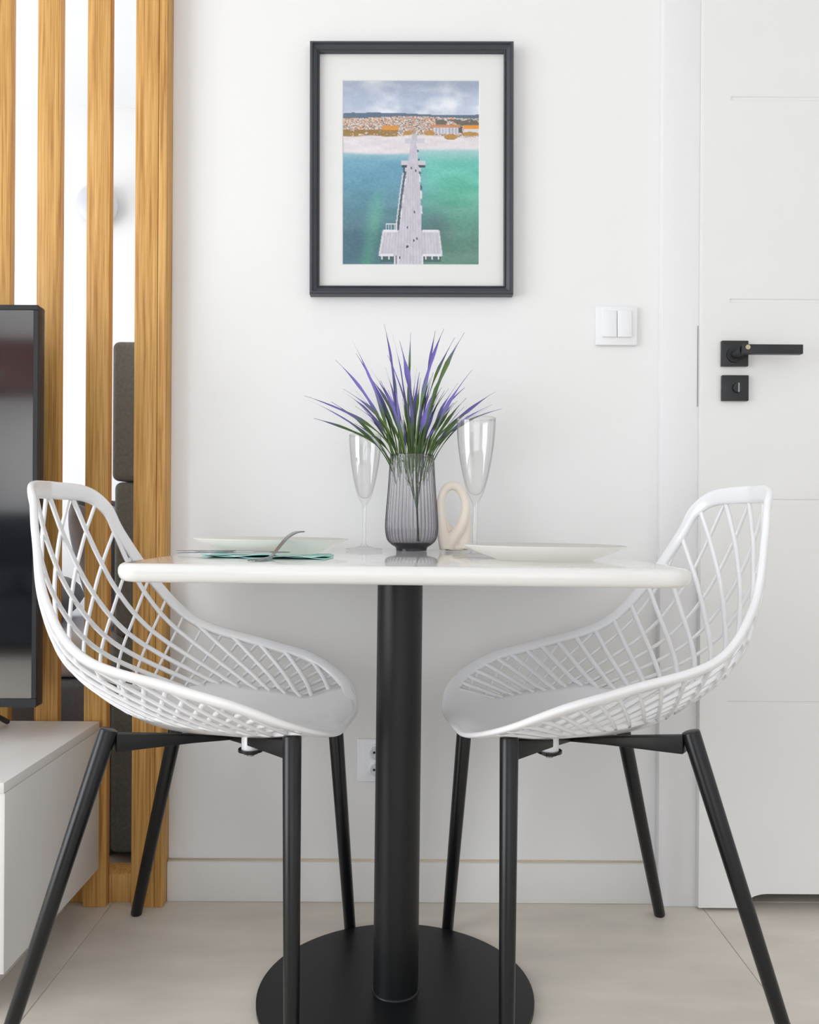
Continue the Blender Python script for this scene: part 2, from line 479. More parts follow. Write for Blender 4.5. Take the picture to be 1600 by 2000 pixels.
boxo('knob_slot', hx + .003, hx + .006, DY0 - .0165, DY0 - .0145, h2z - .009, h2z + .009, 'steel', h2)

# ================================================================== OAK SLAT PARTITION
part = tag(empty('slat_partition', (-.48, -.02, 0)), 'floor to ceiling oak slat partition left of the white wall', 'partition')
part_off = Vector((.48, .02, 0))
def pbox(name, x0, x1, y0, y1, z0, z1, bev=.0015):
    o = boxo(name, x0, x1, y0, y1, z0, z1, 'oak', part, bevel=bev)
    o.location = part_off
    return o
S0 = -.734
for k in range(9):
    pbox('slat', S0 + .0975 - .0975 * k, S0 + .0975 - .0975 * k + .0455, -.040, -.019, 0, ZC)
pbox('slat', -.5417, -.4968, -.040, -.019, 0, ZC)
pbox('end_board', -.4962, -.4798, -.040, .03, 0, ZC)['label'] = 'narrow oak edge board at the wall'
pbox('post_core', -.540, -.4968, -.0188, .03, 0, ZC)
xs = [-1.48] + [S0 + .0975 - .0975 * k for k in range(8, -1, -1)] + [-.5417]
pbox('bottom_rail', -1.48, -.5405, -.0188, .042, .0, .055)
pbox('top_rail', -1.48, -.5405, -.0188, .012, ZC - .055, ZC)

# ================================================================== BEDROOM BEHIND THE SLATS
def pillow(name, loc, rot, sx, sy, th, m, label, seed=0):
    bm = bmesh.new()
    N = 18
    rnd = random.Random(seed)
    ph = [rnd.uniform(0, 6) for _ in range(4)]
    top, bot = [], []
    for j in range(N + 1):
        rt, rb = [], []
        for i in range(N + 1):
            a, b = -1 + 2 * i / N, -1 + 2 * j / N
            pinch = 1 - .10 * (1 - abs(a) ** 2) * abs(b) ** 4
            pinch2 = 1 - .10 * (1 - abs(b) ** 2) * abs(a) ** 4
            t = th * (max(0, 1 - a ** 4) * max(0, 1 - b ** 4)) ** .45 * (1 + .08 * math.sin(4 * a + ph[0]) * math.sin(3 * b + ph[1]))
            x, y = a * sx * pinch2, b * sy * pinch
            rt.append(bm.verts.new((x, y, t)))
            rb.append(rt[-1] if (i in (0, N) or j in (0, N)) else bm.verts.new((x, y, -t)))
        top.append(rt); bot.append(rb)
    for j in range(N):
        for i in range(N):
            bm.faces.new((top[j][i], top[j][i + 1], top[j + 1][i + 1], top[j + 1][i]))
            bm.faces.new((bot[j][i], bot[j + 1][i], bot[j + 1][i + 1], bot[j][i + 1]))
    o = obj(name, bm, m, None, smooth=True)
    o.location = loc; o.rotation_euler = rot
    return tag(o, label, 'pillow', 'pillows on the bed')

bed = tag(empty('bed', (-1.5, 1.0, 0)), 'bed with dark slate base behind the oak slats', 'bed')
bo = Vector((1.5, -1.0, 0))
for nm, a, m_, bv in (('bed_base', (-2.45, -.665, .20, 1.80, .0, .395), 'bedbase', .02), ('mattress', (-2.44, -.668, .215, 1.785, .396, .50), 'sheet', .035)):
    o = boxo(nm, *a, m_, bed, bevel=bv, seg=4); o.location = bo
hb = tag(empty('headboard', (-.61, .95, 0)), 'tall grey green padded headboard edge right of the rightmost gap', 'headboard')
for z0, z1, dx in ((.845, 1.155, 0), (.50, .843, .006), (.02, .498, 0)):
    bm = bmesh.new(); box(bm, -.661 + dx, -.571, .17, 1.85, z0, z1)
    o = obj('padded_panel', bm, 'headboard', hb, smooth=True, bevel=.015, seg=5); o.location = (.61, -.95, 0)
pillow('pillow', (-.745, .95, .690), (0, R(76), 0), .155, .30, .055, 'sheet', 'pale white pillow leaning on the grey headboard', 1)
pillow('pillow', (-.745, .39, .655), (0, R(76), 0), .150, .135, .045, 'pillowgrey', 'small grey pillow propped against the headboard behind the slats', 2)
pillow('pillow', (-.965, .42, .566), (0, R(6), R(12)), .125, .16, .055, 'pillowtaupe', 'taupe pillow lying flat on the bed', 3)
pillow('pillow', (-.905, .98, .680), (0, R(66), 0), .165, .22, .05, 'pillowdark', 'charcoal pillow leaning on the pale white pillow', 4)

# round wall lamp far behind
lampo = tag(empty('wall_lamp', (-1.387, YB, 2.147)), 'round pale grey lamp on the far white wall', 'lamp')
bm = bmesh.new(); cyl_between(bm, (0, 0, 0), (0, -.03, 0), .05, .05, 32); obj('base', bm, 'switch', lampo, smooth=True, auto=True)
bm = bmesh.new()
bmesh.ops.create_uvsphere(bm, u_segments=40, v_segments=24, radius=.092)
for v in bm.verts: v.co = Vector((v.co.x, v.co.y * .55 - .055, v.co.z))
obj('globe', bm, 'lampglobe', lampo, smooth=True)

# ================================================================== TV AND CABINET
cb = tag(empty('tv_cabinet', (-1.3, -.25, 0)), 'low white television cabinet beside the left chair', 'cabinet')
def cbox(name, *a, m='cabinet', bev=.0012, parent=None):
    o = boxo(name, *a, m, parent or cb, bevel=bev)
    if parent is None: o.location = (1.3, .25, 0)
    return o
CX0, CX1, CY0, CY1, CZ0, CZ1 = -2.0, -.601, -.436, -.050, .080, .367
cbox('top_panel', CX0, CX1, CY0, CY1, CZ1 - .016, CZ1)
cbox('side_panel', CX1 - .016, CX1, CY0 + .003, CY1, CZ0, CZ1 - .0165)
cbox('side_panel', CX0, CX0 + .016, CY0 + .003, CY1, CZ0, CZ1 - .0165)
cbox('bottom_panel', CX0 + .0165, CX1 - .0165, CY0 + .02, CY1, CZ0, CZ0 + .016)
cbox('back_panel', CX0 + .0165, CX1 - .0165, CY1 - .006, CY1, CZ0 + .0165, CZ1 - .0165)
wd = (CX1 - CX0 - .034) / 3
for k in range(3):
    cbox('drawer_front', CX0 + .017 + k * wd + .0015, CX0 + .017 + (k + 1) * wd - .0015, CY0 + .001, CY0 + .019, CZ0 + .002, CZ1 - .02)
cbox('plinth', CX0 + .066, CX1 - .066, CY0 + .03, CY1 - .004, 0, CZ0 - .0005)

tv = tag(empty('television', (-1.28, -.17, CZ1)), 'large black flat television on the white cabinet', 'television')
TX0, TX1, TZ0, TZ1, TY0 = -1.893, -.655, .428, 1.137, -.205
def tvp(o): o.location = (1.28, .17, -CZ1); return o
bm = bmesh.new(); box(bm, TX0, TX1, TY0, TY0 + .026, TZ0, TZ1); tvp(obj('casing', bm, 'tvbezel', tv, smooth=True, bevel=.004, seg=3, auto=True))
bm = bmesh.new()
b = .0095
for q in ((TX0, TX1, TZ1 - b, TZ1), (TX0, TX1, TZ0, TZ0 + .016), (TX0, TX0 + b, TZ0 + .016, TZ1 - b), (TX1 - b, TX1, TZ0 + .016, TZ1 - b)):
    box(bm, q[0] + .001, q[1] - .001, TY0 - .003, TY0 + .001, q[2] + .0005, q[3] - .0005)
tvp(obj('bezel', bm, 'tvbezel', tv))
tvp(boxo('screen', TX0 + b, TX1 - b, TY0 - .0012, TY0 + .001, TZ0 + .016, TZ1 - b, 'tvscreen', tv))
for sx in (-1, 1):
    cx = -1.276 + sx * .50
    bm = bmesh.new()
    tube(bm, [(cx, TY0 + .015, TZ0 + .004), (cx + .012, -.30, CZ1 + .006)], .005, 10)
    tube(bm, [(cx, TY0 + .015, TZ0 + .004), (cx + .012, -.085, CZ1 + .006)], .005, 10)
    tvp(obj('foot', bm, 'tvbezel', tv, smooth=True, auto=True))

# ================================================================== PICTURE
pc = tag(empty('framed_picture', (0, 0, 1.4605)), 'dark framed pier photograph hanging above the table', 'picture')
pc.rotation_euler = (0, R(-.25), 0)
FW, FH, FB = .202, .2510, .0185
sec = [(0, 0), (0, -.021), (.003, -.025), (.0055, -.025), (.0075, -.021), (.0145, -.0165), (.0165, -.0185), (.0185, -.0165), (.0185, -.006)]
corners = [(-1, -1), (1, -1), (1, 1), (-1, 1)]
for k in range(4):
    (ax, az), (bx_, bz) = corners[k], corners[(k + 1) % 4]
    bm = bmesh.new()
    A = [bm.verts.new((ax * (FW - d), y, az * (FH - d))) for d, y in sec]
    B = [bm.verts.new((bx_ * (FW - d), y, bz * (FH - d))) for d, y in sec]
    n = len(sec)
    for i in range(n): bm.faces.new((A[i], A[(i + 1) % n], B[(i + 1) % n], B[i]))
    bm.faces.new(A[::-1]); bm.faces.new(B)
    obj('frame_rail', bm, 'frame', pc)
# mat board with window, print, pane
PW, PH, PXC, PZC = .1372, .1845, -.0012, -.0035
bm = bmesh.new()
o4 = [(-FW + .017, -FH + .017), (FW - .017, -FH + .017), (FW - .017, FH - .017), (-FW + .017, FH - .017)]
i4 = [(PXC - PW, PZC - PH), (PXC + PW, PZC - PH), (PXC + PW, PZC + PH), (PXC - PW, PZC + PH)]
vo = [bm.verts.new((x, -.0075, z)) for x, z in o4]; vi = [bm.verts.new((x, -.0075, z)) for x, z in i4]; vb = [bm.verts.new((x * .985, -.0055, z * .99)) for x, z in i4]
for k in range(4):
    j = (k + 1) % 4
    bm.faces.new((vo[k], vo[j], vi[j], vi[k])); bm.faces.new((vi[k], vi[j], vb[j], vb[k]))
obj('mat_board', bm, 'matboard', pc)

def make_print():
    NX, NY = 217, 292
    rs = np.random.RandomState(3)
    def noise(nx, ny, seed):
        g = np.random.RandomState(seed).rand(ny + 2, nx + 2)
        yy, xx = np.meshgrid(np.linspace(0, ny, NY), np.linspace(0, nx, NX), indexing='ij')
        y0, x0 = yy.astype(int), xx.astype(int); fy, fx = yy - y0, xx - x0
        fy, fx = fy * fy * (3 - 2 * fy), fx * fx * (3 - 2 * fx)
        return g[y0, x0] * (1 - fx) * (1 - fy) + g[y0, x0 + 1] * fx * (1 - fy) + g[y0 + 1, x0] * (1 - fx) * fy + g[y0 + 1, x0 + 1] * fx * fy
    Y, X = np.meshgrid(np.linspace(0, 1, NY), np.linspace(0, 1, NX), indexing='ij')
    img = np.zeros((NY, NX, 3))
    def put(mask, col, a=1.0):
        m = np.clip(mask * a, 0, 1)[..., None]
        img[:] = img * (1 - m) + np.array(col, float) * m if not isinstance(col, np.ndarray) or col.ndim == 1 else img * (1 - m) + col * m
    def sm(x, a, b): t = np.clip((x - a) / (b - a), 0, 1); return t * t * (3 - 2 * t)
    # sky
    cl = .6 * noise(4, 9, 1) + .3 * noise(9, 22, 2) + .2 * noise(20, 40, 3)
    c0, c1 = np.array([178, 190, 212]), np.array([236, 238, 244])
    t = sm(cl, .3, .8)[..., None]
    img[:] = c0 * (1 - t) + c1 * t
    img[:] = img * (1 - .10 * sm(.12 - Y, 0, .12)[..., None])
    # hills
    hl = .183 - .006 * np.sin(X * 5 + .5) - .004 * noise(14, 1, 5)
    put((Y > hl).astype(float), [98, 116, 136])
    # town
    tl = .205 - .012 * np.exp(-((X - .5) / .25) ** 2)
    pal = np.array([[208, 150, 104], [236, 232, 232], [120, 118, 114], [176, 180, 192], [222, 142, 84], [104, 108, 104], [236, 214, 190], [196, 196, 206]], float)
    blk = rs.randint(0, 8, (64, 130)); yi = np.clip(((Y - .19) / .12 * 42).astype(int), 0, 63); xi = np.clip((X * 129).astype(int), 0, 129)
    xi2 = np.clip(xi + (yi % 3), 0, 129)
    town = pal[blk[yi, xi2]]
    town = town * .85 + np.array([190, 172, 160]) * .15
    put(((Y > tl) & (Y < .31)).astype(float), town)
    put(((Y > .21) & (Y < .245) & (X > .68)).astype(float) * (noise(40, 80, 8) > .35), [92, 90, 84], .8)
    put(((Y > .265) & (Y < .305) & (X < .40)).astype(float) * (noise(40, 120, 9) > .3), [150, 116, 60], .85)
    put(((Y > .245) & (Y < .270) & (X > .29) & (X < .41)).astype(float), [226, 150, 66], .9)
    put(((Y > .256) & (Y < .292) & (X > .66) & (X < .85)).astype(float), [214, 216, 226], .8)
    put(((Y > .256) & (Y < .292) & (X > .66) & (X < .85)).astype(float) * (np.sin(X * 260) > .5), [150, 156, 176], .7)
    put(((Y > .243) & (Y < .262) & (X > .88)).astype(float), [236, 150, 50], .95)
    put(((Y > .262) & (Y < .282) & (X > .88)).astype(float), [222, 220, 226], .9)
    put(((Y > .250) & (Y < .285) & (X > .845) & (X < .875)).astype(float), [84, 84, 88], .9)
    put(((Y > .240) & (Y < .256) & (X > .64) & (X < .86)).astype(float), [206, 142, 104], .85)
    for x0, y0, rx, ry in ((.79, .306, .05, .016), (.635, .285, .04, .014), (.475, .285, .03, .013), (.93, .29, .06, .012)):
        put((((X - x0) / rx) ** 2 + ((Y - y0) / ry) ** 2 < 1).astype(float), [184, 140, 70], .9)
    # beach
    bl = .302 + .004 * np.sin(X * 23) * (X < .4) + .006 * (X > .45) * np.sin(X * 9)
    beach = np.array([228, 220, 224]) + (noise(12, 60, 11)[..., None] - .5) * 12
    put(sm(Y, bl - .004, bl + .004) * (1 - ((((X - .79) / .05) ** 2 + ((Y - .306) / .016) ** 2) < 1)), beach)
    # sea
    wl = .385 + .012 * np.sin(X * 4.2 + .3) * (X < .5) - .012 * (X > .5)
    left = np.array([110, 164, 190]) * (1 - sm(Y, .4, .9))[..., None] + np.array([84, 124, 132]) * sm(Y, .4, .9)[..., None]
    right = np.array([112, 194, 184]) * (1 - sm(Y, .45, .95))[..., None] + np.array([100, 142, 128]) * sm(Y, .45, .95)[..., None]
    k = sm(X, .46, .66)[..., None]
    sea = left * (1 - k) + right * k
    gs = np.exp(-((X - (.26 - .22 * (Y - .62))) / .06) ** 2) * sm(Y, .5, .75)
    sea = sea + gs[..., None] * np.array([14, 34, 8])
    sea = sea + np.exp(-((X - .86) / .16) ** 2 - ((Y - .60) / .14) ** 2)[..., None] * np.array([-6, 4, -10])
    sea = sea - np.exp(-((X - .68) / .12) ** 2 - ((Y - .80) / .10) ** 2)[..., None] * np.array([10, 30, 16])
    sea = sea - np.exp(-((X - .14) / .2) ** 2 - ((Y - .9) / .14) ** 2)[..., None] * np.array([6, 14, 2])
    sea = sea + ((noise(5, 24, 21) - .5) * 22 + (noise(60, 160, 22) - .5) * 12)[..., None] * np.array([1, .8, .8])
    sh = sm(.46 - Y, 0, .08)[..., None]
    sea = sea * (1 - sh * .75) + np.array([176, 206, 208]) * sh * .75
    put(sm(Y, wl - .008, wl + .014), sea)
    # pier
    def lerp(pts, y): p = np.array(pts); return np.interp(y, p[:, 0], p[:, 1])
    L_ = lerp([(.30, .505), (.345, .495), (.38, .49), (.45, .475), (.60, .445), (.81, .412), (1, .408)], Y)
    R_ = lerp([(.30, .545), (.345, .54), (.38, .545), (.45, .552), (.60, .570), (.81, .578), (1, .585)], Y)
    deck = np.array([200, 195, 206]) + (np.sin((X - .5) / (.25 + Y) * 330) * 6)[..., None] + ((noise(60, 30, 31) - .5) * 14)[..., None]
    under = [66, 78, 86]
    put(((Y > .47) & (Y < .81) & (X > L_ - .026) & (X < L_)).astype(float), under, .75)
    put(((Y > .36) & (Y < .60) & (X > R_) & (X < R_ + .012)).astype(float) * (noise(8, 60, 33) > .5), under, .8)
    put(((Y > .955) & (Y < .985) & (X > .28) & (X < .72)).astype(float), [72, 92, 92], .7)
    for xx in (.29, .34, .61, .655, .70): put(((abs(X - xx) < .004) & (Y > .955) & (Y < .972)).astype(float), [225, 225, 228])
    for yy0, yy1, a, b_ in ((.435, .458, .43, .605), (.465, .492, .457, .572), (.315, .342, .455, .60)):
        put(((Y > yy0) & (Y < yy1) & (X > a + (.455 - .43) * 0) & (X < b_)).astype(float), [206, 204, 214])
    put(((Y > .458) & (Y < .474) & (X > .432) & (X < .603) & ((X < .475) | (X > .56))).astype(float), [64, 66, 74], .9)
    put(((Y > .29) & (X > L_) & (X < R_)).astype(float), deck)
    PL = np.interp(Y, [.81, .955], [.300, .268]); PR = np.interp(Y, [.81, .955], [.702, .727])
    put(((Y > .812) & (Y < .950) & (X > PL) & (X < PR)).astype(float), deck)
    wh = [228, 226, 232]
    put(((Y > .808) & (Y < .822) & (((X > PL) & (X < .40)) | ((X > .585) & (X < PR)))).astype(float), wh)
    put(((Y > .940) & (Y < .953) & (((X > PL) & (X < .375)) | ((X > .585) & (X < PR)))).astype(float), wh)
    put(((Y > .812) & (Y < .95) & ((abs(X - PL) < .006) | (abs(X - PR) < .006))).astype(float), wh, .8)
    put(((Y > .95) & ((abs(X - .381) < .005) | (abs(X - .406) < .005) | (abs(X - .585) < .004))).astype(float), wh)
    put(((Y > .955) & (X > .385) & (X < .402)).astype(float), [150, 146, 160])
    put(((Y > .50) & (Y < .81) & (abs(X - (L_ - .022)) < .005)).astype(float), wh, .85)
    put(((Y > .775) & (Y < .81) & (X > .318) & (X < .40) & ((np.abs(((X - .318) / .02) % 1 - .5) > .36) | (Y < .782))).astype(float), wh, .9)
    for yy in (.53, .62, .70):
        put(((abs(Y - yy) < .022) & (X > R_ - .004) & (X < R_ + .009)).astype(float), wh, .9)
        put(((abs(Y - yy - .02) < .02) & (X > L_ - .002) & (X < L_ + .010)).astype(float), wh, .8)
    for px_, py_ in ((.535, .49), (.503, .475), (.525, .714), (.475, .797), (.545, .857), (.522, .868), (.470, .902), (.478, .90), (.418, .96)):
        put((((X - px_) / .006) ** 2 + ((Y - py_) / .007) ** 2 < 1).astype(float), [58, 56, 66], .9)
    img = img * 1.04 + ((noise(108, 146, 77) - .5) * 10)[..., None]
    img = np.clip(img, 0, 255) / 255
    lin_ = np.where(img <= .04045, img / 12.92, ((img + .055) / 1.055) ** 2.4)
    me = bpy.data.meshes.new('print')
    V = np.stack([PXC + (X - .5) * 2 * PW, np.full_like(X, -.006), PZC - (Y - .5) * 2 * PH], -1).reshape(-1, 3)
    idx = np.arange(NX * NY).reshape(NY, NX)
    F = np.stack([idx[:-1, :-1], idx[1:, :-1], idx[1:, 1:], idx[:-1, 1:]], -1).reshape(-1, 4)
    me.from_pydata(V.tolist(), [], F.tolist())
    ca = me.color_attributes.new('Col', 'FLOAT_COLOR', 'POINT')
    ca.data.foreach_set('color', np.concatenate([lin_.reshape(-1, 3), np.ones((NX * NY, 1))], 1).astype(np.float32).ravel())
    o = link('print', me, M['print'], pc)
    o['label'] = 'photo of a white pier running over green sea to a beach town'
make_print()
boxo('glass_pane', -FW + .016, FW - .016, -.0102, -.0092, -FH + .016, FH - .016, 'pane', pc)
boxo('backing_board', -FW + .004, FW - .004, -.004, -.0005, -FH + .004, FH - .004, 'matboard', pc)

# ================================================================== LIGHT SWITCH, SOCKET
sw = tag(empty('light_switch', (.4115, 0, 1.153)), 'white double rocker light switch left of the door', 'switch')
boxo('surround', -.0415, .0415, -.009, 0, -.039, .039, 'switch', sw, bevel=.0025)
for s in (-1, 1):
    bm = bmesh.new(); box(bm, (-.0290 if s < 0 else .0006), (-.0006 if s < 0 else .0290), -.0145, -.006, -.0265 + .003, .0265 + .003)
    for v in bm.verts:
        if v.co.y < -.01 and v.co.z > 0: v.co.y += .002
    obj('rocker', bm, 'switch', sw, smooth=True, bevel=.0012, auto=True)
so = tag(empty('wall_socket', (-.0600, 0, .2815)), 'white double wall socket half hidden behind the table pole', 'socket')
bm = bmesh.new(); box(bm, -.0415, .0415, -.008, 0, -.0425, .0425); obj('surround', bm, 'socket', so, smooth=True, bevel=.0025, auto=True)
boxo('insert', -.030, .030, -.0095, -.006, -.031, .031, 'socket', so, bevel=.001)
for s in (-1, 1):
    bm = bmesh.new(); lathe(bm, [(0, .004), (.013, .004), (.0135, .0115), (.0165, .013), (.0178, .011), (.0178, 0)], 40)
    o = obj('socket_ring', bm, 'socket', so, smooth=True, auto=True); o.rotation_euler = (R(90), 0, 0); o.location = (0, -.0085, s * .0172)
    for dx in (-.0075, .0075):
        bm = bmesh.new(); lathe(bm, [(0, .0052), (.0024, .0052), (.0024, .002)], 16)
        q = obj('pin_hole', bm, 'hole', o); q.location = (dx, 0, 0)

# ================================================================== TABLE
TBX, TBY = -.018, -.338
TILT = .0055
table = tag(empty('bistro_table', (TBX, TBY, 0)), 'white topped bistro table on a round black pedestal', 'table')
bm = bmesh.new(); lathe(bm, [(0, 0), (.2195, 0), (.2205, .001), (.2205, .008), (.2195, .009), (0, .0095)], 96)
obj('base_plate', bm, 'black', table, smooth=True, auto=True)
bm = bmesh.new(); lathe(bm, [(.0362, .009), (.0362, .668)], 64)
pole = obj('pole', bm, 'black', table, smooth=True); pole.rotation_euler = (0, TILT, 0)
bm = bmesh.new(); lathe(bm, [(.0385, .009), (.0385, .0105), (.0362, .012)], 64)
w_ = obj('weld_collar', bm, 'black', table, smooth=True)
TT = .0235
TZ = .705 - TT
bm = bmesh.new(); box(bm, -.06, .06, -.06, .06, .6665, TZ + .0005); mp_ = obj('mounting_plate', bm, 'black', table); mp_.rotation_euler = (0, TILT, 0)
mp_.scale = (1, 1, 1)
# top: rounded rectangle in plan, bullnose edge
def rrect(hx, hy, r, n=8):
    pts = []
    for cx, cy, a0 in ((hx - r, hy - r, 0), (-hx + r, hy - r, 90), (-hx + r, -hy + r, 180), (hx - r, -hy + r, 270)):
        for k in range(n + 1):
            a = R(a0 + 90 * k / n); pts.append((cx + r * math.cos(a), cy + r * math.sin(a)))
    return pts
bm = bmesh.new()
HX, HY = .3575, .330
rings = []
prof = [(.0105, TZ), (.005, TZ + .0016), (.0018, TZ + .0055), (.0003, TZ + .010), (0, TZ + .0135), (.0006, TZ + .0175), (.0024, TZ + .0208), (.0055, TZ + .0229), (.0095, TZ + TT)]
for ins, z in prof:
    rings.append([bm.verts.new((x, y, z)) for x, y in rrect(HX - ins, HY - ins, .034 - ins * .8)])
for a, b_ in zip(rings, rings[1:]):
    n = len(a)
    for k in range(n): bm.faces.new((a[k], a[(k + 1) % n], b_[(k + 1) % n], b_[k]))
bm.faces.new(rings[0][::-1]); bm.faces.new(rings[-1])
top = obj('table_top', bm, 'tabletop', table, smooth=True, auto=True)
top.rotation_euler = (0, TILT, 0); top.location = (.0085, 0, 0)
def tz(x):  # height of the table top at world x
    return .705 - TILT * (x - TBX - .0085)

# ================================================================== CHAIRS
RIM = [(-.322, 0, .818), (-.300, .085, .813), (-.276, .120, .785), (-.258, .143, .735), (-.212, .192, .642), (-.14, .219, .567), (-.01, .2215, .531), (.08, .219, .507), (.155, .18, .470), (.188, .09, .440), (.190, 0, .432)]
CEN = [(-.322, .818), (-.320, .80), (-.316, .765), (-.310, .715), (-.290, .62), (-.243, .517), (-.12, .436), (.02, .422), (.11, .426), (.165, .436), (.190, .432)]
NI = 10
rim_f = catmull(RIM, None); cen_f = catmull(CEN, None)
def surf(i, s):
    i = min(max(i, 0), NI)
    ru, rv, rw = rim_f(i); cu, cw = cen_f(i)
    k = min(max((i - 4.5) / 1.5, 0), 1)
    gu = abs(s) ** 2.0
    gw = abs(s) ** (2.0 + .15 * k)
    return Vector((cu + (ru - cu) * gu, rv * s, cw + (rw - cw) * gw))
def nrm(i, s):
    e = 1e-3
    a = surf(min(i + .02, NI), s) - surf(max(i - .02, 0), s)
    b_ = surf(i, s + e) - surf(i, s - e)
    n = a.cross(b_)
    return n.normalized() if n.length > 1e-12 else Vector((0, 0, 1))     # points to the sitter side
def seat_lim(i):
    if i < 5.55: return 0.0
    a = .64 * min(1, math.sqrt(max(0, (i - 5.55) / .55)))
    b_ = min(max((i - 7.5) / .8, 0), 1); b_ = b_ * b_ * (3 - 2 * b_)
    return a + (1 - a) * b_

# the lattice wraps around the seat like a basket: th is the angle around a vertical axis over the seat (0 = middle of the
# back, + = sitter's left), w the height; both bar families are curves th = th0 -/+ f(w) on the shell surface
U0 = .03
gi, gs_, gp, gn = [], [], [], []
for i in np.linspace(.22, 8.6, 210):
    lim = seat_lim(i)
    for sv_ in np.linspace(-.99, .99, 121):
        if abs(sv_) >= lim - .05:
            gp.append(surf(i, sv_)); gn.append(nrm(i, sv_))
GP = np.array([tuple(v) for v in gp]); GN = np.array([tuple(v) for v in gn])
GT = np.degrees(np.arctan2(GP[:, 1], U0 - GP[:, 0])); GW = GP[:, 2]
GR = np.hypot(GP[:, 1], U0 - GP[:, 0])
def lat_f(w_): return 42 * (1 - math.exp(-(w_ - .44) / .062)) + 70 * (w_ - .44)
def lattice_segments(sign, step, off):
    out = []
    for th0 in np.arange(-260 + off, 260, step):
        cur = []
        for w_ in np.arange(.815, .43, -.0045):
            th = th0 - sign * lat_f(w_)
            if abs(th) > 150: continue
            d2 = (np.radians(GT - th) * GR) ** 2 + (GW - w_) ** 2
            k = np.argpartition(d2, 4)[:4]
            if d2[k].min() > .0045 ** 2:
                if len(cur) > 3: out.append(cur)
                cur = []
                continue
            ww = 1 / (d2[k] + 1e-7); ww /= ww.sum()
            cur.append(((GP[k] * ww[:, None]).sum(0), (GN[k] * ww[:, None]).sum(0)))
        if len(cur) > 3: out.append(cur)
    res = []
    for c in out:
        P = np.array([q[0] for q in c]); Nn = np.array([q[1] for q in c])
        for _ in range(3):
            P[1:-1] = .25 * P[:-2] + .5 * P[1:-1] + .25 * P[2:]
        # resample evenly
        L = np.concatenate([[0], np.cumsum(np.linalg.norm(np.diff(P, axis=0), axis=1))])
        n = max(4, int(L[-1] / .009))
        t = np.linspace(0, L[-1], n)
        P = np.stack([np.interp(t, L, P[:, k]) for k in range(3)], 1); Nn = np.stack([np.interp(t, L, Nn[:, k]) for k in range(3)], 1)
        for _ in range(2):
            P[1:-1] = .25 * P[:-2] + .5 * P[1:-1] + .25 * P[2:]
        res.append([(Vector(p), Vector(q).normalized()) for p, q in zip(P, Nn)])
    return res

